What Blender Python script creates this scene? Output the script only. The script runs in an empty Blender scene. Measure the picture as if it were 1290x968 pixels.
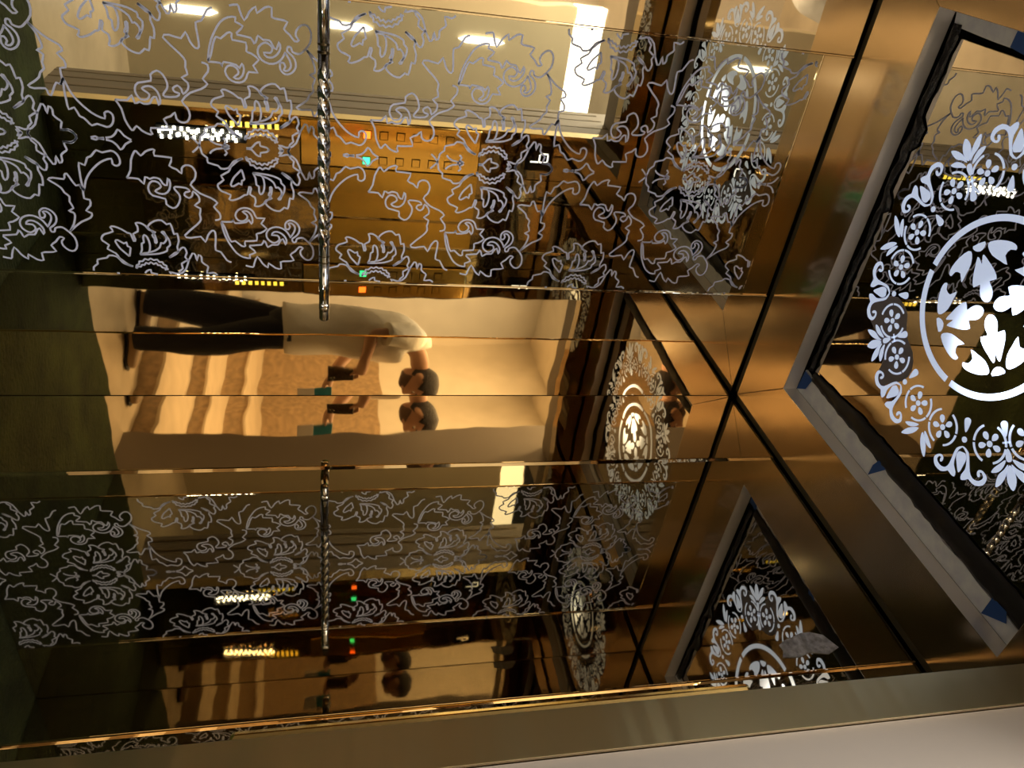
import bpy, bmesh, math, random
from mathutils import Vector, Matrix
random.seed(7)
C = bpy.context.scene.collection
SC = bpy.context.scene

# ------------------------------------------------------------------ camera
F_PX = 973.19
CAM = Vector((-1.2959, -1.7699, 0.9766))
AZ, PITCH, ROLL = 0.9541, 0.2306, 0.0034
fw = Vector((math.cos(PITCH)*math.cos(AZ), math.cos(PITCH)*math.sin(AZ), math.sin(PITCH)))
rt0 = Vector((math.sin(AZ), -math.cos(AZ), 0)); up0 = rt0.cross(fw)
rt = rt0*math.cos(ROLL) + up0*math.sin(ROLL); up = up0*math.cos(ROLL) - rt0*math.sin(ROLL)
cd = bpy.data.cameras.new('camera'); cam = bpy.data.objects.new('camera', cd); C.objects.link(cam)
cd.sensor_fit = 'HORIZONTAL'; cd.sensor_width = 36; cd.lens = F_PX/1290*36; cd.clip_start = 0.005
M3 = Matrix((up, -rt, -fw)).transposed()          # the phone is held on its side: world up is picture right
cam.matrix_world = Matrix.Translation(CAM) @ M3.to_4x4()
SC.camera = cam

# ------------------------------------------------------------------ world, exposure
w = bpy.data.worlds.new('world'); SC.world = w; w.use_nodes = True
w.node_tree.nodes['Background'].inputs[0].default_value = (0.9, 0.85, 0.78, 1)
w.node_tree.nodes['Background'].inputs[1].default_value = 0.04
SC.view_settings.view_transform = 'Standard'; SC.view_settings.look = 'None'
SC.view_settings.exposure = 0.48; SC.view_settings.gamma = 1
SC.cycles.glossy_bounces = 14; SC.cycles.max_bounces = 16; SC.cycles.diffuse_bounces = 3
SC.cycles.caustics_reflective = True; SC.cycles.blur_glossy = 0.6; SC.cycles.sample_clamp_indirect = 6

def area(name, loc, size, power, rot=(0, 0, 0), color=(1, 1, 1), sy=None):
    l = bpy.data.lights.new(name, 'AREA'); l.energy = power; l.color = color
    l.shape = 'RECTANGLE'; l.size = size; l.size_y = sy or size
    o = bpy.data.objects.new(name, l); o.location = loc; o.rotation_euler = rot; C.objects.link(o)
    return o
area('hall_ceiling_light', (-1.5, -3.3, 2.98), 1.6, 62, color=(1, 0.95, 0.86), sy=0.5)
area('door_fill_light', (-0.95, -1.85, 2.98), 0.7, 30, color=(1, 0.96, 0.88), sy=0.35)  # fill light added to brighten the man's shirt, no fitting there
area('stair_ceiling_light', (-2.4, -2.2, 2.98), 1.0, 34, color=(1, 0.94, 0.84), sy=0.5)

# ------------------------------------------------------------------ materials
def mat(name, color, rough=0.5, metal=0.0, bump=0.0, bscale=4.0, stretch=(1, 1, 1), vary=0.0, vscale=3.0, emit=None, estr=0.0, aniso=0.0, bdetail=1.0):
    m = bpy.data.materials.new(name); m.use_nodes = True
    nt = m.node_tree; b = nt.nodes['Principled BSDF']
    b.inputs['Base Color'].default_value = (*color, 1); b.inputs['Roughness'].default_value = rough
    b.inputs['Metallic'].default_value = metal
    if aniso: b.inputs['Anisotropic'].default_value = aniso
    if bump or vary:
        tc = nt.nodes.new('ShaderNodeTexCoord'); mp = nt.nodes.new('ShaderNodeMapping')
        mp.inputs['Scale'].default_value = stretch
        nt.links.new(tc.outputs['Object'], mp.inputs['Vector'])
    if bump:
        n = nt.nodes.new('ShaderNodeTexNoise'); n.inputs['Scale'].default_value = bscale; n.inputs['Detail'].default_value = bdetail
        bp = nt.nodes.new('ShaderNodeBump'); bp.inputs['Strength'].default_value = 1.0; bp.inputs['Distance'].default_value = bump
        nt.links.new(mp.outputs[0], n.inputs['Vector']); nt.links.new(n.outputs[0], bp.inputs['Height'])
        nt.links.new(bp.outputs[0], b.inputs['Normal'])
    if vary:
        n2 = nt.nodes.new('ShaderNodeTexNoise'); n2.inputs['Scale'].default_value = vscale; n2.inputs['Detail'].default_value = 5
        rp = nt.nodes.new('ShaderNodeValToRGB')
        rp.color_ramp.elements[0].position = 0.3; rp.color_ramp.elements[1].position = 0.72
        rp.color_ramp.elements[0].color = (*[c*(1-vary) for c in color], 1)
        rp.color_ramp.elements[1].color = (*[min(1, c*(1+vary)) for c in color], 1)
        nt.links.new(mp.outputs[0], n2.inputs['Vector']); nt.links.new(n2.outputs[0], rp.inputs[0])
        nt.links.new(rp.outputs[0], b.inputs['Base Color'])
    if emit:
        b.inputs['Emission Color'].default_value = (*emit, 1); b.inputs['Emission Strength'].default_value = estr
    return m
GOLD = (0.85, 0.69, 0.45)
m_gold = mat('gold_mirror_steel', GOLD, 0.02, 1, bump=0.0018, bscale=2.6, stretch=(1, 1, 0.7), bdetail=2.6)
m_gold_b = mat('gold_mirror_steel_right', (0.85, 0.685, 0.44), 0.02, 1, bump=0.0016, bscale=2.4, stretch=(1, 1, 0.7), bdetail=2.6)
m_front = mat('dark_gold_mirror_steel', (0.46, 0.37, 0.23), 0.03, 1, bump=0.0016, bscale=3, bdetail=2)
m_etchmir = mat('bronze_mirror_glass', (0.56, 0.505, 0.36), 0.012, 1, bump=0.0002, bscale=2)
m_bronze = mat('bronze_mirror_steel', (0.53, 0.48, 0.38), 0.02, 1, bump=0.0009, bscale=2.2, stretch=(1, 1, 0.5))
m_border = mat('satin_gold_steel', (0.62, 0.50, 0.355), 0.17, 1, bump=0.0010, bscale=5)
m_satin = mat('satin_steel_lip', (0.80, 0.75, 0.71), 0.28, 0.4)
m_blackmir = mat('black_mirror_panel', (0.52, 0.50, 0.48), 0.012, 1, bump=0.0009, bscale=3)
m_chrome = mat('chrome', (0.72, 0.70, 0.68), 0.11, 1)
m_brush = mat('brushed_gold_steel', (0.88, 0.75, 0.43), 0.30, 1, bump=0.014, bscale=6, stretch=(0.05, 0.05, 1), bdetail=3)
m_plate = mat('brushed_gold_plate', (1.0, 0.70, 0.20), 0.20, 1, vary=0.05, vscale=6)
m_copface = mat('gold_panel_face', (1.0, 0.74, 0.28), 0.10, 1, bump=0.002, bscale=7)
m_black = mat('black_void', (0.008, 0.008, 0.009), 0.7)
m_film = mat('black_plastic_film', (0.012, 0.012, 0.016), 0.22, bump=0.01, bscale=60, bdetail=4)
m_board = mat('white_board', (0.80, 0.84, 1.0), 0.6, vary=0.12, vscale=30)
m_tape = mat('blue_tape', (0.02, 0.09, 0.36), 0.6)
m_greyfilm = mat('grey_film', (0.20, 0.19, 0.23), 0.5)
m_etch = mat('etched_line', (0.70, 0.74, 1.0), 0.6)
m_carpet = mat('green_carpet', (0.026, 0.038, 0.010), 0.95, bump=0.012, bscale=55, bdetail=6, vary=0.55, vscale=7)
m_plaster = mat('white_plaster', (0.74, 0.68, 0.58), 0.85, bump=0.002, bscale=14, bdetail=5, vary=0.06, vscale=5)
m_hallwall = mat('beige_hall_wall', (0.60, 0.53, 0.38), 0.8, vary=0.05, vscale=3)
m_frame = mat('beige_door_frame', (0.235, 0.205, 0.18), 0.55)
m_stone = mat('pale_stone', (0.60, 0.50, 0.36), 0.35, vary=0.15, vscale=6, bump=0.0005, bscale=8)
m_marble = mat('brown_marble', (0.36, 0.25, 0.14), 0.30, vary=0.3, vscale=22)
m_lamp = mat('lamp_diffuser', (0.9, 0.9, 0.9), 0.5, emit=(1, 0.98, 0.93), estr=4.0)
m_led = mat('white_led', (0.9, 0.9, 0.9), 0.5, emit=(0.90, 0.95, 1), estr=30.0)
m_glint = mat('yellow_glint', (0.9, 0.8, 0.3), 0.5, emit=(1.0, 0.82, 0.12), estr=2.5)  # glowing yellow for the lamp's reflection in the gold jamb
m_white_em = mat('display_white', (0.9, 0.9, 0.9), 0.5, emit=(0.85, 0.9, 1), estr=3.0)
m_red = mat('red_button_light', (0.5, 0.05, 0.01), 0.4, emit=(1, 0.16, 0.02), estr=5.0)
m_green = mat('green_button_light', (0.02, 0.4, 0.2), 0.4, emit=(0.05, 0.95, 0.45), estr=4.0)
m_dark = mat('dark_steel', (0.12, 0.09, 0.05), 0.3, 1)
m_gap = mat('brown_gap', (0.12, 0.10, 0.06), 0.45, 0.3)
m_blackglass = mat('black_glass', (0.01, 0.01, 0.012), 0.08)
m_skin = mat('skin', (0.46, 0.25, 0.15), 0.55, vary=0.06, vscale=12)
m_hair = mat('dark_hair', (0.018, 0.012, 0.010), 0.7, bump=0.004, bscale=120)
m_beard = mat('short_beard', (0.10, 0.055, 0.035), 0.8)
m_shirt = mat('white_cotton', (0.88, 0.85, 0.78), 0.9, bump=0.012, bscale=9, bdetail=3)
m_jeans = mat('navy_denim', (0.012, 0.014, 0.022), 0.9, bump=0.01, bscale=9, bdetail=3)
m_shoe = mat('tan_suede', (0.35, 0.24, 0.14), 0.7)
m_sole = mat('black_rubber', (0.015, 0.015, 0.015), 0.6)
m_phone = mat('black_phone', (0.01, 0.01, 0.012), 0.15)
m_lens = mat('camera_lens', (0.03, 0.04, 0.05), 0.05, 0.6)
m_ringmetal = mat('lens_ring', (0.35, 0.30, 0.2), 0.2, 1)
m_box = mat('white_card', (0.75, 0.73, 0.70), 0.6)
m_teal = mat('teal_card', (0.02, 0.22, 0.30), 0.5)
m_eye = mat('eye_white', (0.7, 0.68, 0.65), 0.3)
m_iris = mat('dark_iris', (0.02, 0.012, 0.008), 0.2)
m_lip = mat('lip', (0.36, 0.14, 0.10), 0.5)

# backlit acrylic of the ceiling light: the lamp stands above one point of it, so it glows strongest there
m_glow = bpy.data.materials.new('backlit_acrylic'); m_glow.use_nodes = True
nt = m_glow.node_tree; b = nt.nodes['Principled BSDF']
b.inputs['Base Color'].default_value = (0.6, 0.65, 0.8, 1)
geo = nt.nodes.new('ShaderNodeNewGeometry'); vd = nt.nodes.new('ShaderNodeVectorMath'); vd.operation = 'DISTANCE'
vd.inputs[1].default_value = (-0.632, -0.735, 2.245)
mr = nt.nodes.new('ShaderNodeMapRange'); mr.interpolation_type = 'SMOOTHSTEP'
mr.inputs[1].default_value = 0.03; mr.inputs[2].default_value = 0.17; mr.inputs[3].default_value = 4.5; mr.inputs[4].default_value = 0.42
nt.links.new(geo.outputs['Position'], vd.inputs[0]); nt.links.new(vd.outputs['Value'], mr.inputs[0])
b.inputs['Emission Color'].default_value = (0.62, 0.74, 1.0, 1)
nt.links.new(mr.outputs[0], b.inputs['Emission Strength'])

# ------------------------------------------------------------------ helpers
def link(name, me, m, parent=None):
    o = bpy.data.objects.new(name, me); C.objects.link(o)
    if m and not me.materials: me.materials.append(m)
    if parent: o.parent = parent
    return o
def mesh(name, V, F, m, parent=None, smooth=False):
    me = bpy.data.meshes.new(name); me.from_pydata([tuple(v) for v in V], [], F); me.update()
    if smooth:
        for p in me.polygons: p.use_smooth = True
    return link(name, me, m, parent)
def empty(name, loc=(0, 0, 0)):
    o = bpy.data.objects.new(name, None); o.location = loc; o.empty_display_size = 0.05; C.objects.link(o); return o
def tag(o, label, cat, group=None):
    o['label'] = label; o['category'] = cat
    if group: o['group'] = group
    return o
def struct(o): o['kind'] = 'structure'; return o
def keep(o, parent):                                # parent without moving
    bpy.context.view_layer.update()
    mw = o.matrix_world.copy(); o.parent = parent; o.matrix_parent_inverse = parent.matrix_world.inverted(); o.matrix_world = mw; return o
BF = [(0, 3, 2, 1), (4, 5, 6, 7), (0, 1, 5, 4), (1, 2, 6, 5), (2, 3, 7, 6), (3, 0, 4, 7)]
def box(name, x0, x1, y0, y1, z0, z1, m, parent=None, bevel=0.0):
    V = [(x0, y0, z0), (x1, y0, z0), (x1, y1, z0), (x0, y1, z0), (x0, y0, z1), (x1, y0, z1), (x1, y1, z1), (x0, y1, z1)]
    o = mesh(name, V, BF, m, parent)
    if bevel:
        bv = o.modifiers.new('bevel', 'BEVEL'); bv.width = bevel; bv.segments = 2
    return o
def prism(name, poly, z0, z1, m, parent=None):      # horizontal polygon with thickness
    n = len(poly)
    bm = bmesh.new()
    lo = [bm.verts.new((p[0], p[1], z0)) for p in poly]; hi = [bm.verts.new((p[0], p[1], z1)) for p in poly]
    bm.faces.new(lo); bm.faces.new(hi[::-1])
    for i in range(n): bm.faces.new((lo[i], hi[i], hi[(i+1) % n], lo[(i+1) % n]))
    bmesh.ops.recalc_face_normals(bm, faces=bm.faces)
    me = bpy.data.meshes.new(name); bm.to_mesh(me); bm.free()
    return link(name, me, m, parent)
def tube(name, pts, rads, m, parent=None, seg=16, prof=None):
    V, Fc = [], []
    P = [Vector(p) for p in pts]
    for i, p in enumerate(P):
        d = (P[min(i+1, len(P)-1)] - P[max(i-1, 0)]).normalized()
        a = d.cross(Vector((0, 0, 1)) if abs(d.z) < 0.9 else Vector((1, 0, 0))).normalized(); bb = d.cross(a)
        r = rads[i] if isinstance(rads, (list, tuple)) else rads
        for k in range(seg):
            t = 2*math.pi*k/seg; rr = r*(prof(t, i) if prof else 1)
            V.append(p + a*math.cos(t)*rr + bb*math.sin(t)*rr)
    for i in range(len(P)-1):
        for k in range(seg):
            k2 = (k+1) % seg; Fc.append((i*seg+k, i*seg+k2, (i+1)*seg+k2, (i+1)*seg+k))
    Fc.append(tuple(range(seg))[::-1]); Fc.append(tuple((len(P)-1)*seg+k for k in range(seg)))
    return mesh(name, V, Fc, m, parent, True)
def cat(P, per=3, closed=False):                    # Catmull-Rom through the points
    n = len(P); out = []
    for i in range(n if closed else n-1):
        g = (lambda k: P[k % n]) if closed else (lambda k: P[max(0, min(n-1, k))])
        a, b_, c, d = g(i-1), g(i), g(i+1), g(i+2)
        for s in range(per):
            t = s/per
            out.append(tuple(0.5*((2*b_[j]) + (-a[j]+c[j])*t + (2*a[j]-5*b_[j]+4*c[j]-d[j])*t*t + (-a[j]+3*b_[j]-3*c[j]+d[j])*t**3) for j in range(2)))
    if not closed: out.append(tuple(P[-1]))
    return out

# ------------------------------------------------------------------ cabin shell
H = 2.2
XA1, XA2, XL = -0.3555, -1.0042, -1.285            # back wall: corner strip, etched panel, far strip
SB1, SB2, YF = 0.2994, 0.965, -1.225               # right wall seams, inner face of the front wall
ZT = 2.1098; ZW = 2.190
floor = struct(box('floor', XL-0.01, 0.02, -1.29, 0.03, -0.05, 0.0, m_carpet))

wall_back = struct(box('wall_back', XL-0.03, 0.03, 0.03, 0.05, 0.0, 2.32, m_dark))
def sheet(name, x0, x1, yo0, yo1, z0, z1, m, parent):   # a vertical sheet on the back wall, its face from y=yo0 at x0 to yo1 at x1
    V = [(x0, yo0, z0), (x1, yo1, z0), (x1, 0.02, z0), (x0, 0.02, z0), (x0, yo0, z1), (x1, yo1, z1), (x1, 0.02, z1), (x0, 0.02, z1)]
    o = mesh(name, V, BF, m, parent); bv = o.modifiers.new('bevel', 'BEVEL'); bv.width = 0.0012; bv.segments = 2
    return o
TILT = 0.0039
sheet('corner_panel', XA1+0.001, -0.0005, -TILT, 0.0, 0.002, ZW, m_gold, wall_back)
sheet('side_panel', XL, XA2-0.001, 0.0, -TILT, 0.002, ZW, m_gold, wall_back)
sheet('top_panel', XA2+0.001, XA1-0.001, -0.002, -0.002, ZT+0.001, ZW, m_gold, wall_back)
etched = sheet('etched_panel', XA2+0.001, XA1-0.001, -0.003, -0.003, 0.002, ZT-0.001, m_etchmir, wall_back)
etched['label'] = 'bronze mirror panel etched with pale floral outlines'

# --- etched damask drawing on the panel (10^-4 m, x from the flower axis, z from 1.3 m)
PAT = {"bouquet":[[[-172,-978],[-12,-823],[184,-781],[272,-682],[379,-673],[434,-469],[498,-410],[474,-252],[330,-146],[284,-71],[236,44]],[[-172,-616],[-110,-571],[-51,-461],[-32,-354],[44,-307],[29,-203],[-49,-303],[-132,-259],[-194,-317]],[[234,71],[282,-31],[385,-141],[443,-202],[557,-257],[665,-422],[759,-373],[865,-498],[949,-498],[1030,-429],[1104,-245],[1207,-285],[1231,-206],[1164,-48],[1086,54],[1068,121],[880,169],[929,207],[1065,175],[1131,279],[1260,288],[1335,260],[1344,359],[1279,463],[1189,521],[1132,654],[1055,580],[967,620],[867,621],[879,658],[1037,642],[1171,575]],[[492,24],[616,-90],[704,-162],[862,-228],[895,-170],[815,-51],[854,2],[748,18],[711,74],[492,24]],[[551,263],[674,315],[828,327],[862,378],[981,378],[1051,408],[990,470],[803,503],[622,462],[592,368],[551,263],[565,488],[594,683],[668,853],[752,869],[827,941],[963,925],[1067,869],[1150,838],[1144,787],[1044,866],[938,866],[856,794],[873,752],[748,703],[657,581],[622,473]],[[503,886],[553,981],[652,1100],[781,1090],[936,1140],[1125,1121],[1100,1056],[1232,1031],[1367,993],[1341,919],[1436,818],[1414,675],[1332,558],[1248,506],[1196,542]],[[503,886],[629,1025],[653,1092],[756,1176],[771,1248],[641,1285],[530,1241],[461,1315],[633,1410],[586,1473],[444,1488],[602,1545],[535,1605],[423,1602],[348,1674],[288,1734],[124,1693],[142,1836],[80,1923],[-33,1965],[-121,1847],[-131,1680]],[[461,1315],[355,1147],[229,1162],[151,1085],[83,1081],[197,1221],[461,1315]],[[-77,841],[-12,877],[3,939],[126,847],[81,998],[83,1081],[-10,1040],[-62,1087]],[[184,133],[240,184],[231,232],[289,271],[280,318],[343,366],[312,417],[363,469],[313,525],[345,584],[287,617],[289,672],[232,705],[223,759],[159,777]],[[184,133],[269,150],[298,207],[374,221],[375,289],[443,351],[417,416],[457,475],[417,538],[437,614],[373,655],[374,724],[312,743],[281,802],[212,798],[182,835]],[[12,153],[18,261],[125,354],[162,445],[80,451],[49,587],[-14,638]]],"scroll":[[[2175,1479],[1999,1585],[1797,1642],[1722,1616],[1690,1531],[1615,1638],[1468,1587],[1348,1603],[1264,1519],[1163,1475],[1067,1361],[981,1245],[938,1343],[954,1557],[865,1586],[825,1636],[946,1698],[1087,1777],[1062,1859],[1183,1899],[1376,1895],[1400,2001],[1536,1994],[1663,1889],[1718,1994],[1827,1953],[1929,1764],[2044,1621],[2191,1467]],[[2178,1436],[2323,1545],[2527,1566],[2658,1490],[2653,1377],[2540,1273],[2430,1266],[2358,1324],[2330,1238],[2451,1138],[2550,1028],[2690,1105],[2722,939],[2751,796],[2926,803],[2916,669],[2794,509],[2913,494],[2800,365],[2631,260],[2824,179],[2914,145],[2879,-17]],[[1874,932],[1753,930],[1674,991],[1655,1074],[1710,1182],[1827,1250],[1965,1232],[2061,1158],[2127,1080],[2212,1100],[2200,1162],[2121,1186],[2086,1292],[2113,1368],[2184,1437]],[[1874,932],[1886,999],[1808,1037],[1740,1000],[1730,1076],[1802,1143],[1893,1144],[1987,1105],[2082,1045]],[[2103,1048],[1963,972],[1868,859],[1839,713],[1901,564],[2026,493],[2154,517],[2241,619],[2237,704],[2156,786],[2057,745],[2051,610],[1969,672],[1972,787],[2050,888],[2164,946],[2289,927],[2137,865],[2218,788],[2297,740],[2303,611],[2370,513],[2278,479],[2204,428],[2314,369],[2348,101],[2418,137],[2523,225],[2592,83],[2676,98],[2660,-53],[2557,-205],[2377,-321],[2198,-407],[1989,-467],[1782,-499]],[[1782,-499],[1898,-434],[2135,-371],[2269,-303],[2244,-220],[2366,-82],[2362,3],[2239,5],[2211,266],[2043,268],[2008,363],[1895,506],[1772,388],[1636,476],[1637,294],[1507,237],[1423,159],[1402,18],[1467,-114],[1603,-178],[1718,-117],[1727,-4],[1657,78],[1574,77],[1497,-14],[1477,81],[1555,165],[1686,201],[1792,170],[1691,109],[1753,54],[1790,-193],[1694,-236],[1764,-265],[1768,-500]],[[843,2831],[668,2928],[434,2968],[258,3048],[226,3099],[320,3177],[229,3273],[170,3391],[173,3473],[302,3455],[323,3799],[507,3734],[580,3878],[668,3972],[544,3988],[471,4075],[492,4199],[629,4268],[795,4226],[920,4136],[1106,4315],[1200,4536],[1316,4672],[1413,4588],[1563,4702],[1704,4706],[1741,4591]],[[843,2831],[849,3066],[962,3162],[797,3208],[836,3298],[801,3379],[823,3502],[924,3554],[964,3636],[792,3673],[900,3712],[1067,3674],[1163,3575],[1163,3456],[1113,3380],[1065,3435],[1001,3511],[906,3461],[886,3338],[986,3256],[1106,3245],[1222,3319],[1284,3571],[1406,3576],[1497,3707],[1430,3813],[1267,3883],[1146,3865],[1045,3789],[984,3811],[1001,4034],[1072,4102],[1098,4017],[1170,3982],[1232,4078],[1160,4152],[1068,4170],[1169,4276],[1306,4287],[1404,4178],[1475,4296],[1616,4267],[1741,4281],[1872,4188],[2157,3896],[2215,4017],[2173,4241],[2304,4333],[2133,4403],[2010,4499],[2045,4570],[2272,4561],[2501,4546],[2546,4658],[2757,4778],[2803,4879]]],"crescent":[[[1053,1852],[1197,1915],[972,1987],[777,2098],[593,2266],[484,2417],[430,2579],[544,2586],[583,2665],[520,2740],[392,2735],[296,2682],[254,2589],[305,2413],[264,2306],[354,2223],[415,2163],[447,2098],[614,2027],[564,1920],[760,1901],[992,1899],[1196,1921]],[[21,2531],[49,2649],[128,2736],[214,2790],[162,2857],[88,2908],[9,3035]],[[8,2241],[35,2336],[3,2392],[18,2502]]]}
AXIS = (XA1+XA2)/2; PZ = 0.522; HALF = (XA1-XA2)/2
PX0, PX1, PZ0, PZ1 = XA2+0.004, XA1-0.004, 0.012, ZT-0.006
def etched_motif(name, lines, mx, xo, dz):
    V, Fc = [], []; hw = 0.0021; yy = -0.0036
    for L in lines:
        P = cat([(p[0]*1e-4*mx, p[1]*1e-4) for p in L], 2)
        P = [(AXIS+xo+a, 1.3+dz+c) for a, c in P]
        run = []
        def flush():
            if len(run) > 1:
                s0 = len(V)
                for i, p in enumerate(run):
                    q0, q1 = run[max(i-1, 0)], run[min(i+1, len(run)-1)]
                    dx, dzz = q1[0]-q0[0], q1[1]-q0[1]; l = math.hypot(dx, dzz) or 1e-6
                    nx, nz = -dzz/l*hw, dx/l*hw
                    V.append((p[0]+nx, yy, p[1]+nz)); V.append((p[0]-nx, yy, p[1]-nz))
                    if i: k = s0+2*i; Fc.append((k-2, k-1, k+1, k))
            run.clear()
        for p in P:
            if PX0 <= p[0] <= PX1 and PZ0 <= p[1] <= PZ1: run.append(p)
            else: flush()
        flush()
    if Fc: mesh(name, V, Fc, m_etch, etched)
for k in range(-3, 3):
    for mx in (1, -1):
        etched_motif('etched_flower', PAT['bouquet'], mx, 0.0, k*PZ)                     # flowers on the middle axis
        etched_motif('etched_flower', PAT['bouquet'], mx, -mx*HALF, (k+0.5)*PZ)          # half flowers at the edges
        etched_motif('etched_scroll', PAT['scroll'], mx, 0.0, k*PZ)
        etched_motif('etched_leaf', PAT['crescent'], mx, 0.0, k*PZ)

# --- right wall: three plain mirror panels
wall_right = struct(box('wall_right', 0.03, 0.05, YF-0.06, 0.03, 0.0, 2.32, m_dark))
def sheet_r(name, y0, y1, xo0, xo1, m):             # face x=xo0 at y0, xo1 at y1 (y0 > y1)
    V = [(xo0, y0, 0.002), (0.02, y0, 0.002), (0.02, y1, 0.002), (xo1, y1, 0.002), (xo0, y0, ZW), (0.02, y0, ZW), (0.02, y1, ZW), (xo1, y1, ZW)]
    F = [tuple(reversed(f)) for f in BF]
    o = mesh(name, V, F, m, wall_right); bv = o.modifiers.new('bevel', 'BEVEL'); bv.width = 0.0012; bv.segments = 2
sheet_r('corner_panel', -0.0005, -SB1+0.001, 0.0, -0.0033, m_gold_b)
sheet_r('middle_panel', -SB1-0.001, -SB2+0.001, 0.0, 0.0, m_bronze)
sheet_r('front_panel', -SB2-0.001, YF, -0.001, 0.0, m_gold_b)

for y in (-SB1, -SB2):
    box('trim_strip', -0.0062, 0.002, y-0.002, y+0.002, 0.002, ZW, m_gold_b, wall_right, 0.0012)
box('trim_strip', XA2, XA1, -0.0065, 0.002, ZT-0.0025, ZT+0.0025, m_gold, wall_back, 0.0015)
for x in (XA1, XA2):
    box('trim_strip', x-0.003, x+0.003, -0.0075, 0.002, 0.002, ZW, m_gold, wall_back, 0.0018)

wall_left = struct(box('wall_left', XL-0.03, XL-0.002, YF-0.06, 0.03, 0.0, 2.32, m_dark))
box('mirror_panel', XL-0.002, XL+0.001, YF+0.001, -0.002, 0.002, ZW, m_bronze, wall_left)

# --- front wall with the door opening
XJ, XJL, YO, ZD = -0.39, -1.284, -1.287, 2.10
wall_front = struct(box('wall_front', XJ, 0.03, YO, YF, 0.0, 2.32, m_front))
box('brushed_jamb', XJ-0.0015, XJ, YO, YF-0.001, 0.0, ZD, m_brush, wall_front)
box('header', XJL, XJ, YO, YF, ZD, 2.32, m_front, wall_front)
box('brushed_plate', -0.203, -0.006, YF, YF+0.003, 0.93, 1.55, m_plate, wall_front)
box('seam_strip', -0.206, -0.203, YF, YF+0.0015, 0.0, ZW, m_dark, wall_front)

# ------------------------------------------------------------------ ceiling
GAP = 0.019
BX0, BX1, BY0, BY1 = XL+GAP, -GAP, YF+GAP, -GAP    # outer rectangle of the border
IX0, IX1, IY0, IY1 = -1.152, -0.180, -1.081, -0.213
ceiling = struct(box('ceiling', XL-0.03, 0.05, YF-0.06, 0.05, 2.32, 2.36, m_black))
e = 0.0006
for q in ([(BX0, BY1), (BX1, BY1), (IX1, IY1), (IX0, IY1)], [(BX1, BY1), (BX1, BY0), (IX1, IY0), (IX1, IY1)],
          [(BX1, BY0), (BX0, BY0), (IX0, IY0), (IX1, IY0)], [(BX0, BY0), (BX0, BY1), (IX0, IY1), (IX0, IY0)]):
    cx = sum(p[0] for p in q)/4; cy = sum(p[1] for p in q)/4
    o = prism('border_panel', [(cx+(p[0]-cx)*(1-e), cy+(p[1]-cy)*(1-e)) for p in q], H, H+0.012, m_border, ceiling)
    bv = o.modifiers.new('bevel', 'BEVEL'); bv.width = 0.0012; bv.segments = 2
for q in ((XL, 0.0, -GAP-0.003, 0.0), (-GAP-0.003, 0.0, YF, 0.0)):
    box('gap_strip', *q, H+0.002, H+0.008, m_gap, ceiling)
ZP = 2.245
for (x0, x1, y0, y1) in ((IX0, IX1, IY1, IY1+0.0015), (IX1, IX1+0.0015, IY0, IY1), (IX0, IX1, IY0-0.0015, IY0), (IX0-0.0015, IX0, IY0, IY1)):
    box('frame_lip', x0, x1, y0, y1, H+0.0005, ZP-0.004, m_satin, ceiling)
PXA, PXB, PYA, PYB = -1.105, -0.262, -1.045, -0.250  # mirror panel edges
def ragged(x0, y0, x1, y1, amp, n, rnd):
    return [(x0+(x1-x0)*i/n + (amp*rnd.uniform(-1, 1) if abs(x1-x0) < abs(y1-y0) else 0), y0+(y1-y0)*i/n + (amp*rnd.uniform(-1, 1) if abs(x1-x0) >= abs(y1-y0) else 0)) for i in range(n+1)]
rn = random.Random(3)
edge = cat(ragged(-0.243, IY1-0.004, -0.222, IY0, 0.006, 14, rn), 2)
o = prism('plaster_strip', [(IX1+0.001, IY1)] + edge + [(IX1+0.001, IY0)], ZP-0.002, ZP+0.004, m_board, ceiling)
o['label'] = 'rough white board strip inside the ceiling frame'
edge = cat(ragged(-1.120, IY1-0.01, -1.118, IY0, 0.004, 10, rn), 2)
o = prism('plaster_strip', [(IX0-0.001, IY1)] + edge + [(IX0-0.001, IY0)], ZP-0.002, ZP+0.004, m_board, ceiling)
box('lightbox_side', IX0-0.05, IX0-0.04, IY0, IY1, 2.25, 2.32, m_black, ceiling)

# --- ceiling light: a mirror panel with backlit cut-outs
LC = Vector((-0.684, -0.642)); K = 1.037
light = empty('ceiling_light_panel', (LC.x, LC.y, ZP))
tag(light, 'dark mirror ceiling light panel with a glowing ring of cut-out flowers', 'ceiling light')
def lp(o): o.parent = light; o.location = (-LC.x, -LC.y, -ZP); return o
lp(box('mirror_plate', PXA, PXB, PYA, PYB, ZP, ZP+0.006, m_blackmir, None, 0.0015))
def cutout(name, pts, ang, mirror=False, at=(0, 0), per=3):
    a = math.radians(ang); out = []
    for r, t in cat(pts, per, True) if per > 1 else pts:
        if mirror: t = -t
        r, t = (r+at[0])*K/1000, (t+at[1])*K/1000
        out.append((LC.x + r*math.cos(a) - t*math.sin(a), LC.y + r*math.sin(a) + t*math.cos(a)))
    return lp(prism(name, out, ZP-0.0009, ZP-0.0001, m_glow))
def arc(cx, cy, r, w_, a0, a1, n=14):
    A = [math.radians(a0+(a1-a0)*i/n) for i in range(n+1)]
    return [(cx+(r+w_/2)*math.cos(t), cy+(r+w_/2)*math.sin(t)) for t in A] + [(cx+(r-w_/2)*math.cos(t), cy+(r-w_/2)*math.sin(t)) for t in reversed(A)]
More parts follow.
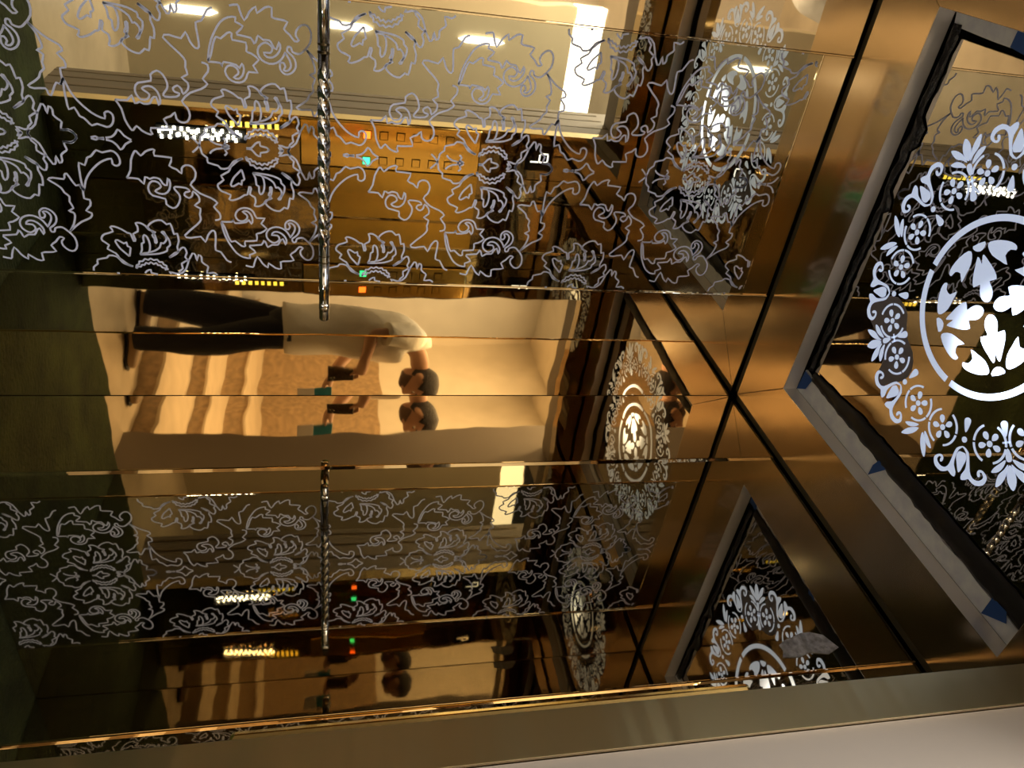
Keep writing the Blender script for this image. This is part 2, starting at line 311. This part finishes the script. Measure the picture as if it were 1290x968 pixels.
SCROLL = [(275, 2), (283, 15), (301, 21), (319, 26), (329, 34), (331, 46), (326, 56), (319, 60), (312, 55), (313, 49), (317, 51), (322, 50), (321, 46), (314, 44), (308, 48), (308, 56), (315, 66), (324, 67), (335, 61), (341, 45), (337, 32), (334, 26), (339, 18), (341, 9), (331, 8), (318, 15), (302, 15), (285, 10), (277, 0.5)]
BUD = [(287, 1), (288, -8), (298, -12), (312, -8), (329, 0), (312, 8), (298, 12), (288, 8)]
DROP = [(216, 0), (220, -7), (231, -6), (246, 0), (231, 6), (220, 7)]
FAN0 = [(299, 0), (312, -8), (331, -9), (346, 0), (331, 9), (312, 8)]
FAN1 = [(298, 4), (306, 13), (317, 29), (337, 38), (333, 26), (318, 12)]
FAN2 = [(289, 8), (295, 22), (302, 36), (310, 43), (310, 28), (301, 15)]
RED1 = [(292, 11), (299, 28), (311, 45), (312, 32), (303, 18)]
RED2 = [(298, 8), (316, 30), (338, 41), (330, 25), (313, 11)]
PETAL = [(9, 0), (16, 5.5), (23, 5), (26, 0), (23, -5), (16, -5.5)]
LEAF = [(12, 0), (17, 9), (28, 14), (40, 13), (51, 11), (50, 27), (68, 25), (88, 16), (105, 7), (97, 3), (87, 0), (97, -3), (105, -7), (88, -16), (68, -25), (50, -27), (51, -11), (40, -13), (28, -14), (17, -9)]
SWOOSH = [(89, 77), (94, 66), (87, 53), (69, 54), (80, 42), (97, 26), (116, 20), (124, 26), (119, 49), (107, 71), (96, 80)]
MOON = [(129, 14), (119, 11), (114, 0), (119, -11), (129, -14)]
for q in range(8):
    ta = -22.8 + 45*q; fa = 0.0 + 45*q + 0.3
    cutout('bead_cutout', [(261+6*math.cos(t), 6*math.sin(t)) for t in [i*math.pi/4 for i in range(8)]], ta)
    cutout('bud_cutout', BUD, ta); cutout('drop_cutout', DROP, ta)
    cutout('scroll_cutout', SCROLL, ta, per=2); cutout('scroll_cutout', SCROLL, ta, True, per=2)
    if q % 2 == 0:
        for mi in (False, True):
            cutout('leaf_cutout', RED1, fa, mi); cutout('leaf_cutout', RED2, fa, mi)
    else:
        cutout('leaf_cutout', FAN0, fa); cutout('drop_cutout', DROP, fa)
        cutout('leaf_cutout', [(268, 0), (282, -6), (292, -4), (292, 4), (282, 6)], fa)
        cutout('bar_cutout', [(255, -9), (255, 9), (258.5, 9), (258.5, -9)], fa, per=1)
        for mi in (False, True):
            cutout('leaf_cutout', FAN1, fa, mi); cutout('leaf_cutout', FAN2, fa, mi)
    for sg in (1, -1):
        ra = ta + sg*13.3
        for j in range(5):
            a5 = math.radians(72*j + 8)
            pts = [(259+p[0]*math.cos(a5)-p[1]*math.sin(a5), p[0]*math.sin(a5)+p[1]*math.cos(a5)) for p in PETAL]
            cutout('petal_cutout', pts, ra)
        cutout('petal_cutout', [(259+6*math.cos(t), 6*math.sin(t)) for t in [i*math.pi/4 for i in range(8)]], ra)
        for a0, a1 in ((12, 78), (84, 150), (200, 262), (268, 332)):
            s0, s1 = (a0, a1) if sg > 0 else (-a1, -a0)
            cutout('arc_cutout', arc(259, 0, 37, 4.2, s0, s1), ra, per=1)
for q in range(4):
    cutout('ring_cutout', arc(0, 0, 170, 13, 2.2, 87.8, 30), 90*q, per=1)
    ma = 44.5 + 90*q
    cutout('moon_cutout', MOON, ma, per=2); cutout('crown_leaf_cutout', LEAF, ma, per=2)
    cutout('side_leaf_cutout', SWOOSH, ma, per=2); cutout('side_leaf_cutout', SWOOSH, ma, True, per=2)

fp = [(158, 295), (144, 291), (122, 262), (101, 225), (116, 179), (155, 157), (176, 117), (210, 96), (244, 106), (279, 142), (301, 155), (289, 174), (275, 182), (233, 185), (207, 222), (184, 286)]
o = prism('film_patch', [(LC.x+p[0]*K/1000, LC.y+p[1]*K/1000) for p in cat([(p[0], p[1]) for p in fp], 2, True)], ZP-0.00008, ZP-0.00002, m_greyfilm)
lp(o); o['label'] = 'grey patch of unpeeled protective film'

# --- torn black film hanging in the gap between frame and light panel
def film_strip(name, pts0, pts1, z, label, m=None):
    n = len(pts0); V, Fc = [], []
    rr = random.Random(len(label))
    mid = 5
    for i in range(n):
        for j in range(mid+1):
            t = j/mid; a, b_ = pts0[i], pts1[i]
            V.append((a[0]+(b_[0]-a[0])*t, a[1]+(b_[1]-a[1])*t, z - 0.012*math.sin(math.pi*t)*rr.uniform(0.2, 1.0)))
    for i in range(n-1):
        for j in range(mid):
            k = i*(mid+1)+j; Fc.append((k, k+1, k+mid+2, k+mid+1))
    o = mesh(name, V, Fc, m or m_film, None, True)
    sol = o.modifiers.new('solid', 'SOLIDIFY'); sol.thickness = 0.0008
    return tag(o, label, 'plastic film')
rr = random.Random(11)
N = 46
m_film2 = mat('matt_black_film', (0.010, 0.010, 0.012), 0.5)
xs = [-1.128 + (0.868)*i/N for i in range(N+1)]
s0 = [(x, IY1-0.012-0.010*(i/N)+rr.uniform(-0.005, 0.003)) for i, x in enumerate(xs)]
s1 = [(x, PYB+0.008-0.006*(0.5+0.5*math.sin(i*0.55))-rr.uniform(0, 0.006)-(0.022 if 10 < i < 14 or 19 < i < 22 else 0)) for i, x in enumerate(xs)]
film_strip('black_film', s0, s1, ZP-0.003, 'crumpled black plastic film hanging along the back edge of the ceiling frame')
ys = [-0.26 - 0.80*i/N for i in range(N+1)]
s0 = [(-0.236 + 0.010*(i/N) + rr.uniform(-0.003, 0.003), y) for i, y in enumerate(ys)]
s1 = [(PXB-0.004-0.016*min(1, i/12)+rr.uniform(-0.002, 0.002), y) for i, y in enumerate(ys)]
film_strip('black_film', s0, s1, ZP-0.0035, 'smooth black plastic film beside the rough white strip of the ceiling frame', m_film2)
def tape(pts, label):
    return tag(prism('masking_tape', pts, ZP-0.0065, ZP-0.0058, m_tape), label, 'tape', )
tape([(-0.183, -0.216), (-0.245, -0.222), (-0.243, -0.262), (-0.205, -0.250)], 'blue tape piece in the corner of the ceiling frame next to the mitre joint')
tape([(-0.184, -0.575), (-0.236, -0.615), (-0.238, -0.585), (-0.215, -0.575)], 'small blue tape scrap midway along the white strip of the ceiling frame')
tape([(-0.184, -0.985), (-0.232, -0.985), (-0.234, -1.022), (-0.215, -1.035)], 'blue tape piece at the door end of the white strip')
tape([(-1.150, -0.40), (-1.118, -0.40), (-1.112, -0.452), (-1.150, -0.445)], 'blue tape piece on the far left strip of the ceiling frame')

m_clear = mat('scuffed_clear_film', (0.62, 0.62, 0.66), 0.35, bump=0.02, bscale=90, bdetail=4, vary=0.5, vscale=70)
tp = [(-0.896, 1.902), (-0.884, 1.925), (-0.881, 1.938), (-0.872, 1.965), (-0.87, 1.989), (-0.881, 2.015), (-0.913, 2.036), (-0.920, 2.020), (-0.927, 2.004), (-0.919, 1.963), (-0.928, 1.935), (-0.926, 1.896), (-0.910, 1.905)]
n = len(tp); V = [(-0.0004, a, b_) for a, b_ in tp] + [(-0.0010-0.002*(i % 2), a, b_) for i, (a, b_) in enumerate(tp)]
tag(mesh('torn_film', V, [tuple(range(n)), tuple(range(2*n-1, n-1, -1))] + [(i, i+n, (i+1) % n+n, (i+1) % n) for i in range(n)], m_clear), 'torn scrap of scuffed clear film stuck high on the right mirror wall', 'plastic film')

# ------------------------------------------------------------------ handrail
rail = empty('handrail', (-0.75, -0.06, 0.9606)); tag(rail, 'chrome handrail with a twisted middle on the etched mirror wall', 'handrail')
RZ, RY, RR = 0.9606, -0.06, 0.0122
def rl(o): o.parent = rail; o.location = -Vector(rail.location); return o
rl(tube('end_bar', [(x, RY, RZ) for x in (-0.281, -0.283, -0.482)], [RR*0.93, RR, RR], m_chrome))
rl(tube('end_bar', [(x, RY, RZ) for x in (-0.878, -1.060, -1.062)], [RR, RR, RR*0.93], m_chrome))
tw = [(-0.482-0.396*i/220, RY, RZ) for i in range(221)]
def sq(t, i):
    f = min(1, i/10, (220-i)/10); a = t + i*0.0766
    return 1.0 + f*(min(1.13, 0.86/max(abs(math.cos(a)), abs(math.sin(a)))) - 1.0)
rl(tube('twisted_bar', tw, RR, m_chrome, None, 40, sq))
for x in (-0.926, -0.910, -0.455, -0.439):
    rl(tube('collar', [(x-0.002, RY, RZ), (x-0.0012, RY, RZ), (x+0.0012, RY, RZ), (x+0.002, RY, RZ)], [RR, RR*1.07, RR*1.07, RR], m_dark))
for x in (-0.319, -1.024):
    rl(tube('bracket', [(x, -0.002, RZ), (x, RY-RR-0.0005, RZ), (x, RY-RR-0.002, RZ)], [0.0125, 0.0125, 0.0115], m_chrome, None, 24))

# ------------------------------------------------------------------ control panel on the front wall
cop = empty('control_panel', (-0.30, YF, 1.3)); tag(cop, 'gold lift control panel with two columns of square buttons beside the doorway', 'control panel')
def cp(o): o.parent = cop; o.location = -Vector(cop.location); return o
cp(box('face_plate', -0.388, -0.208, YF, YF+0.014, 0.86, 1.55, m_copface, None, 0.006))
def button(x, z, lit=None):
    o = cp(box('button', x-0.0165, x+0.0165, YF+0.014, YF+0.0155, z-0.0165, z+0.0165, m_dark))
    box('button_cap', x-0.0135, x+0.0135, YF+0.0155, YF+0.019, z-0.0135, z+0.0135, lit or m_copface, o)
    return o
for r in range(6):
    if r == 0:
        button(-0.344, 1.108, m_red)['label'] = 'lit red button'; button(-0.243, 1.108, m_green)['label'] = 'lit green button'
    else:
        button(-0.344, 1.108+0.0635*r); button(-0.246, 1.108+0.0635*r)
disp = cp(box('display', -0.352, -0.246, YF+0.0001, YF+0.006, 1.735, 1.845, m_blackglass)); disp['label'] = 'black floor display showing a white letter P'
def seg(x0, x1, z0, z1): box('display_segment', x0, x1, YF+0.006, YF+0.0068, z0, z1, m_white_em, disp)
# letter P seen from inside the cabin (facing the front wall, x runs to the left)
xl, xr, zb, zm, zt = -0.282, -0.316, 1.758, 1.794, 1.828
seg(xl-0.003, xl+0.003, zb, zm-0.002); seg(xl-0.003, xl+0.003, zm+0.002, zt); seg(xr-0.003, xr+0.003, zm+0.002, zt)
seg(xr+0.004, xl-0.004, zm-0.003, zm+0.003); seg(xr+0.004, xl-0.004, zt-0.003, zt+0.003)

# --- small LED work lamp fixed low on the front wall
lampo = empty('work_lamp', (-0.30, YF, 0.5)); tag(lampo, 'small bright white LED work lamp low on the front wall under the control panel', 'lamp')
def wl(o): o.parent = lampo; o.location = -Vector(lampo.location); return o
wl(box('lamp_body', -0.325, -0.275, YF, YF+0.012, 0.36, 0.67, m_black, None, 0.003))
rl_ = random.Random(9)
for i in range(34):
    z = 0.372+i*0.0084+rl_.uniform(-0.003, 0.003); x = -0.300+0.017*math.sin(i*1.9)+rl_.uniform(-0.003, 0.003)
    wl(box('led', x-0.0065, x+0.0065, YF+0.012, YF+0.016, z-0.004, z+0.004, m_led))
for i in range(8):
    z = 0.59+i*0.026
    wl(box('yellow_glint', -0.352, -0.334, YF+0.002, YF+0.006, z, z+0.014, m_glint))  # glowing bits stand in for the lamp mirrored in the jamb
wl(box('cable', -0.351, -0.336, YF, YF+0.002, 0.58, 0.80, m_black))

# ------------------------------------------------------------------ hall outside
ZH = -0.05
floor_hall = struct(box('floor_hall', -3.2, 1.3, -4.7, -1.29, ZH-0.1, ZH, m_stone))
wall_hall = struct(box('wall_hall', XJ+0.006, 1.3, -1.62, YO-0.001, ZH, 3.0, m_frame))
box('left_wall', -3.07, -1.315, -1.62, YO-0.001, ZH, 3.0, m_frame, wall_hall)
box('header', -1.315, XJ+0.006, -1.46, YO-0.001, 2.12, 3.0, m_frame, wall_hall)
for y in (-1.40, -1.50, -1.58):
    box('frame_groove', XJ+0.0045, XJ+0.0062, y-0.006, y+0.006, ZH, 2.12, m_dark, wall_hall)
wall_right_hall = struct(box('wall_hall_right', -0.72, 1.3, -2.9, -2.75, ZH, 2.29, m_hallwall))
wall_far_hall = struct(box('wall_hall_far', -3.25, -3.07, -4.7, -1.29, ZH, 3.0, m_plaster))
wall_back_hall = struct(box('wall_hall_back', -3.2, 1.3, -4.75, -4.65, ZH, 3.0, m_plaster))
ceil_hall = struct(box('ceiling_hall', -3.2, 1.3, -4.7, -1.29, 3.0, 3.05, m_plaster))
box('marble_slab', -3.07, -3.04, -4.6, -1.65, ZH, 1.42, m_marble, wall_far_hall)
stair = empty('stone_steps', (-2.2, -3.1, ZH)); tag(stair, 'wide stone steps with brown marble risers rising to the left of the hall', 'steps')
for x0, x1, z in ((-1.40, -1.95, 0.078), (-1.95, -2.45, 0.20), (-2.45, -3.04, 0.36)):
    zb = ZH if z < 0.1 else (0.078 if z < 0.3 else 0.20)
    o = box('riser', x0-0.03, x0, -4.6, -1.66, zb, z-0.02, m_marble); o.parent = stair; o.location = -Vector(stair.location)
    o = box('tread', max(x1-0.02, -3.035), x0+0.015, -4.6, -1.66, z-0.02, z, m_stone, None, 0.004); o.parent = stair; o.location = -Vector(stair.location)
# glowing strip added for the lit ceiling over the right hall wall, three slim wall lamps on it
cove = box('ceiling_glow_strip', -0.72, 1.2, -2.88, -2.77, 2.30, 2.47, m_lamp); tag(cove, 'long glowing strip added above the beige hall wall for the bright ceiling', 'lamp')
for z, txt in ((1.78, 'highest'), (1.06, 'middle'), (0.28, 'lowest')):
    x = -0.42
    V = [(x-0.018, -2.749, z-0.09), (x+0.018, -2.749, z-0.09), (x+0.018, -2.749, z+0.09), (x-0.018, -2.749, z+0.09), (x, -2.749, z-0.13), (x, -2.749, z+0.13)]
    order = [4, 1, 2, 5, 3, 0]
    V2 = [V[i] for i in order] + [(V[i][0], -2.735, V[i][2]) for i in order]
    F = [tuple(range(6)), tuple(range(11, 5, -1))] + [(i, i+6, (i+1) % 6+6, (i+1) % 6) for i in range(6)]
    tag(mesh('wall_lamp', V2, F, m_lamp), txt + ' of the three slim white lamps on the beige hall wall', 'lamp', 'slim hall wall lamps')

# ------------------------------------------------------------------ the man with the phone
BASE = Vector((-1.006-0.2*0.578, -1.80-0.2*0.816, ZH)); U = Vector((-0.816, 0.578, 0)); W = Vector((0.578, 0.816, 0))
def L(u, w_, z): return BASE + U*u + W*w_ + Vector((0, 0, z))
man = empty('person', BASE); tag(man, 'man in white t-shirt and dark jeans bending over his phone outside the lift', 'person')
def skin(name, nodes, edges, m, parent, root=0, sub=2):
    keys = list(nodes); me = bpy.data.meshes.new(name)
    me.from_pydata([tuple(L(*nodes[k][0])) for k in keys], [(keys.index(a), keys.index(b_)) for a, b_ in edges], [])
    o = link(name, me, m, None)
    md = o.modifiers.new('skin', 'SKIN'); md.use_smooth_shade = True
    for i, k in enumerate(keys):
        r = nodes[k][1]; r = r if isinstance(r, tuple) else (r, r)
        me.skin_vertices[0].data[i].radius = r; me.skin_vertices[0].data[i].use_root = (i == root)
    s = o.modifiers.new('sub', 'SUBSURF'); s.levels = sub; s.render_levels = sub
    o.parent = parent; o.location = -Vector(parent.location) if parent is man else (0, 0, 0)
    return o
B = {'pelvis': ((-0.03, 0, 0.90), 0.12), 'waist': ((-0.03, 0, 1.05), 0.12), 'chest': ((-0.01, 0, 1.30), 0.14), 'neck0': ((0.07, 0.0, 1.485), 0.075), 'neck': ((0.15, -0.005, 1.52), 0.060), 'skull': ((0.225, -0.015, 1.52), 0.055),
     'shR': ((0.01, 0.175, 1.46), 0.065), 'elR': ((-0.02, 0.295, 1.24), 0.046), 'wrR': ((0.165, 0.13, 1.205), 0.031), 'paR': ((0.215, 0.045, 1.190), 0.034),
     'shL': ((0.02, -0.175, 1.45), 0.065), 'elL': ((0.08, -0.23, 1.16), 0.046), 'wrL': ((0.255, -0.06, 1.01), 0.030), 'paL': ((0.325, -0.025, 0.99), 0.034),
     'hiR': ((0.0, 0.09, 0.84), 0.085), 'knR': ((0.04, 0.12, 0.47), 0.055), 'anR': ((0.03, 0.125, 0.09), 0.038), 'hiL': ((-0.05, -0.09, 0.84), 0.085), 'knL': ((-0.12, -0.12, 0.47), 0.055), 'anL': ((-0.21, -0.125, 0.09), 0.038)}
E = [('pelvis', 'waist'), ('waist', 'chest'), ('chest', 'neck0'), ('neck0', 'neck'), ('neck', 'skull'), ('chest', 'shR'), ('shR', 'elR'), ('elR', 'wrR'), ('wrR', 'paR'), ('chest', 'shL'), ('shL', 'elL'), ('elL', 'wrL'), ('wrL', 'paL'),
     ('pelvis', 'hiR'), ('hiR', 'knR'), ('knR', 'anR'), ('pelvis', 'hiL'), ('hiL', 'knL'), ('knL', 'anL')]
body = skin('body', B, E, m_skin, man)
def loft(name, chains, m):                           # rings of (u, w, z, radius u, radius w) joined into tubes, one mesh
    V, Fc = [], []; sg = 28
    rr = random.Random(5)
    for ch in chains:
        # densify the chain
        D = []
        for i in range(len(ch)-1):
            for k in range(4):
                t = k/4; g = lambda q: ch[max(0, min(len(ch)-1, q))]
                D.append([0.5*(2*g(i)[j] + (-g(i-1)[j]+g(i+1)[j])*t + (2*g(i-1)[j]-5*g(i)[j]+4*g(i+1)[j]-g(i+2)[j])*t*t + (-g(i-1)[j]+3*g(i)[j]-3*g(i+1)[j]+g(i+2)[j])*t**3) for j in range(5)])
        D.append(list(ch[-1])); s0 = len(V)
        P = [Vector(d[:3]) for d in D]
        for i, d in enumerate(D):
            ax = (P[min(i+1, len(P)-1)]-P[max(i-1, 0)]).normalized()
            e1 = Vector((1, 0, 0)) - ax*ax.x
            if e1.length < 0.3: e1 = Vector((0, 0, 1)) - ax*ax.z
            e1.normalize(); e2 = ax.cross(e1)
            fold = 0.006*rr.uniform(-1, 1)
            for k in range(sg):
                t = 2*math.pi*k/sg
                fr = 1 + 0.025*math.sin(3*t + i*0.7) + fold
                q = P[i] + e1*math.cos(t)*d[3]*fr + e2*math.sin(t)*d[4]*fr
                V.append(L(*q))
        for i in range(len(D)-1):
            for k in range(sg):
                k2 = (k+1) % sg; Fc.append((s0+i*sg+k, s0+i*sg+k2, s0+(i+1)*sg+k2, s0+(i+1)*sg+k))
        Fc.append(tuple(s0+k for k in range(sg))[::-1]); Fc.append(tuple(s0+(len(D)-1)*sg+k for k in range(sg)))
    o = mesh(name, V, Fc, m, None, True); keep(o, man); return o
loft('t_shirt', [
    [(-0.035, 0, 0.775, 0.178, 0.200), (-0.035, 0, 0.92, 0.172, 0.190), (-0.035, 0, 1.08, 0.165, 0.185), (-0.015, 0, 1.25, 0.175, 0.205), (0.015, 0, 1.40, 0.165, 0.215), (0.055, 0, 1.49, 0.120, 0.165), (0.100, 0, 1.515, 0.080, 0.085)],
    [(0.01, 0.10, 1.47, 0.095, 0.095), (0.005, 0.19, 1.44, 0.098, 0.098), (-0.005, 0.235, 1.37, 0.092, 0.092), (-0.010, 0.258, 1.31, 0.088, 0.088)],
    [(0.01, -0.10, 1.46, 0.095, 0.095), (0.02, -0.18, 1.43, 0.098, 0.098), (0.04, -0.215, 1.35, 0.092, 0.092), (0.052, -0.226, 1.29, 0.088, 0.088)]], m_shirt)
loft('jeans', [
    [(-0.03, 0, 0.95, 0.140, 0.170), (-0.03, 0, 0.86, 0.155, 0.182), (-0.03, 0, 0.76, 0.145, 0.175), (-0.03, 0, 0.70, 0.11, 0.15)],
    [(-0.01, 0.085, 0.80, 0.120, 0.100), (0.01, 0.105, 0.62, 0.112, 0.095), (0.04, 0.12, 0.45, 0.100, 0.090), (0.03, 0.125, 0.25, 0.094, 0.085), (0.03, 0.125, 0.05, 0.092, 0.082)],
    [(-0.05, -0.085, 0.80, 0.120, 0.100), (-0.10, -0.105, 0.62, 0.112, 0.095), (-0.145, -0.12, 0.45, 0.100, 0.090), (-0.185, -0.125, 0.25, 0.094, 0.085), (-0.215, -0.125, 0.05, 0.092, 0.082)]], m_jeans)
for u, w_ in ((0.03, 0.125), (-0.215, -0.125)):
    sh = skin('shoe', {'heel': ((u-0.05, w_, 0.045), (0.042, 0.040)), 'mid': ((u+0.04, w_, 0.045), (0.044, 0.040)), 'ball': ((u+0.13, w_, 0.038), (0.048, 0.034)), 'toe': ((u+0.19, w_, 0.033), (0.036, 0.028))}, [('heel', 'mid'), ('mid', 'ball'), ('ball', 'toe')], m_shoe, man)
    so = skin('sole', {'heel': ((u-0.06, w_, 0.012), (0.045, 0.014)), 'mid': ((u+0.05, w_, 0.012), (0.044, 0.014)), 'toe': ((u+0.20, w_, 0.012), (0.042, 0.014))}, [('heel', 'mid'), ('mid', 'toe')], m_sole, man)
    keep(so, sh)
# head: a shaped egg in a frame tilted forward and down
HC = L(0.280, -0.015, 1.520)
tilt = math.radians(38)
fdir = (U*math.cos(tilt) + W*0.18 - Vector((0, 0, 1))*math.sin(tilt)).normalized()
side = Vector((0, 0, 1)).cross(fdir).normalized(); updir = fdir.cross(side).normalized()
def HP(f, s, u_): return HC + fdir*f + side*s + updir*u_
def lump(name, cf, rf, m, parent, f0=None, nu=22, nv=28, shape=None):
    V, Fc = [], []
    for i in range(nu+1):
        th = math.pi*i/nu
        for j in range(nv):
            ph = 2*math.pi*j/nv
            d = Vector((math.sin(th)*math.cos(ph), math.sin(th)*math.sin(ph), math.cos(th)))
            p = Vector((cf[0]+d.x*rf[0], cf[1]+d.y*rf[1], cf[2]+d.z*rf[2]))
            if shape: p = shape(p, d)
            V.append(HP(*p))
    for i in range(nu):
        for j in range(nv):
            Fc.append((i*nv+j, (i+1)*nv+j, (i+1)*nv+(j+1) % nv, i*nv+(j+1) % nv))
    o = mesh(name, V, Fc, m, None, True); keep(o, parent); return o
def headshape(p, d):
    f, s, u_ = p
    if u_ < 0: s *= 1 - 0.30*min(1, -u_/0.11)**1.3
    if u_ < -0.02 and f < 0: f *= 1 - 0.45*min(1, (-u_-0.02)/0.09)
    if f > 0: f += 0.010*math.exp(-((u_+0.095)/0.02)**2)                       # chin
    f += 0.026*math.exp(-((u_+0.028)/0.022)**2 - (s/0.014)**2)*(f > 0.05)        # nose
    f -= 0.012*math.exp(-((u_-0.012)/0.012)**2 - ((abs(s)-0.032)/0.016)**2)*(f > 0.04)   # eye sockets
    f += 0.006*math.exp(-((u_-0.032)/0.01)**2)*(f > 0.05)                       # brow
    return Vector((f, s, u_))
lump('head', (0, 0, 0), (0.095, 0.075, 0.115), m_skin, body, shape=headshape, nu=40, nv=56)
def shell(off, test):
    def f_(p, d):
        q = headshape(p, d)
        return q + d*off if test(*q) else Vector((q.x*0.86, q.y*0.86, q.z*0.86))
    return f_
def is_hair(f, s, u_): return u_ > (0.055 if f > 0.045 else (0.015 if f > 0.0 else -0.065))
def is_beard(f, s, u_): return u_ < -0.048 and f > 0.005 and not (abs(s) < 0.024 and -0.074 < u_ < -0.056)
lump('hair', (0, 0, 0), (0.095, 0.075, 0.115), m_hair, man, shape=shell(0.010, is_hair), nu=40, nv=56)
lump('beard', (0, 0, 0), (0.095, 0.075, 0.115), m_beard, man, shape=shell(0.003, is_beard), nu=40, nv=56)
lump('mouth', (0.0745, 0, -0.066), (0.008, 0.020, 0.006), m_lip, man, nu=8, nv=12)
for s in (-1, 1):
    ey = lump('eye', (0.070, s*0.031, 0.012), (0.011, 0.014, 0.011), m_eye, man, nu=10, nv=14)
    lump('iris', (0.0785, s*0.031, 0.009), (0.005, 0.006, 0.006), m_iris, ey, nu=8, nv=10)
    lump('ear', (-0.005, s*0.076, -0.008), (0.020, 0.010, 0.034), m_skin, man, nu=12, nv=14)
    lump('eyebrow', (0.0815, s*0.031, 0.034), (0.007, 0.018, 0.0045), m_hair, man, nu=8, nv=12)
# fingers: right hand behind and around the phone, left hand around the small box
def finger(pts, r):
    n = {str(i): (p, r*(1-0.12*i)) for i, p in enumerate(pts)}
    o = skin('finger', n, [(str(i), str(i+1)) for i in range(len(pts)-1)], m_skin, man, 0, 2); return o
# phone stands upright just behind the lens; lens at u=.254, w=-.143
pu, pw = 0.232, 0.043
for i, du in enumerate((-0.026, -0.008, 0.010, 0.026)):
    finger([(p[0], p[1]+0.2, p[2]) for p in [(0.218+du*0.8, -0.160, 1.180), (0.228+du, -0.176, 1.150), (0.230+du, -0.172, 1.118), (0.231+du, -0.168, 1.096)]], 0.0085)
finger([(p[0], p[1]+0.2, p[2]) for p in [(0.205, -0.140, 1.190), (0.208, -0.130, 1.165), (0.220, -0.140, 1.140), (0.228, -0.144, 1.125)]], 0.0092)
for i, dz in enumerate((0.03, 0.010, -0.010, -0.028)):
    finger([(p[0], p[1]+0.2, p[2]) for p in [(0.335, -0.220, 0.985+dz*0.6), (0.388, -0.205, 0.975+dz), (0.402, -0.172, 0.968+dz), (0.388, -0.152, 0.962+dz)]], 0.0085)
finger([(p[0], p[1]+0.2, p[2]) for p in [(0.315, -0.215, 1.0), (0.300, -0.195, 0.995), (0.302, -0.165, 0.990), (0.315, -0.152, 0.985)]], 0.0095)
def obox(name, c, su, sw, sz, m, parent=None, bevel=0.0):
    V = []
    for z in (-1, 1):
        for a, b_ in ((-1, -1), (1, -1), (1, 1), (-1, 1)):
            V.append(L(c[0]+a*su/2, c[1]+b_*sw/2, c[2]+z*sz/2))
    o = mesh(name, V, [tuple(reversed(f)) for f in BF], m, None)
    if bevel:
        bv = o.modifiers.new('bevel', 'BEVEL'); bv.width = bevel; bv.segments = 3
    if parent: keep(o, parent)
    return o
phone = empty('phone', L(pu, pw, 1.072)); tag(phone, 'black smartphone held upright in the right hand of the man', 'phone')
obox('phone_body', (pu, pw, 1.072), 0.072, 0.008, 0.150, m_phone, phone, 0.003)
obox('camera_bump', (pu+0.017, pw+0.005, 1.022), 0.030, 0.0024, 0.034, m_phone, phone, 0.001)
for du, dz in ((0.010, -0.010), (0.010, 0.009), (0.025, 0.0)):
    c = L(pu+du, pw+0.0063, 1.022+dz)
    if du == 0.010 or True:
        o = tube('lens', [c - W*0.001, c + W*0.0012], 0.0062, m_ringmetal, None, 20); keep(o, phone)
        g = tube('lens_glass', [c + W*0.0012, c + W*0.0015], 0.0045, m_lens, None, 20); keep(g, o)
bx = empty('small_box', L(0.35, 0.025, 0.93)); tag(bx, 'small white and teal box held in the left hand of the man', 'box')
obox('white_part', (0.350, 0.025, 0.885), 0.085, 0.035, 0.09, m_box, bx, 0.003)
obox('teal_part', (0.350, 0.025, 0.975), 0.080, 0.033, 0.10, m_teal, bx, 0.003)
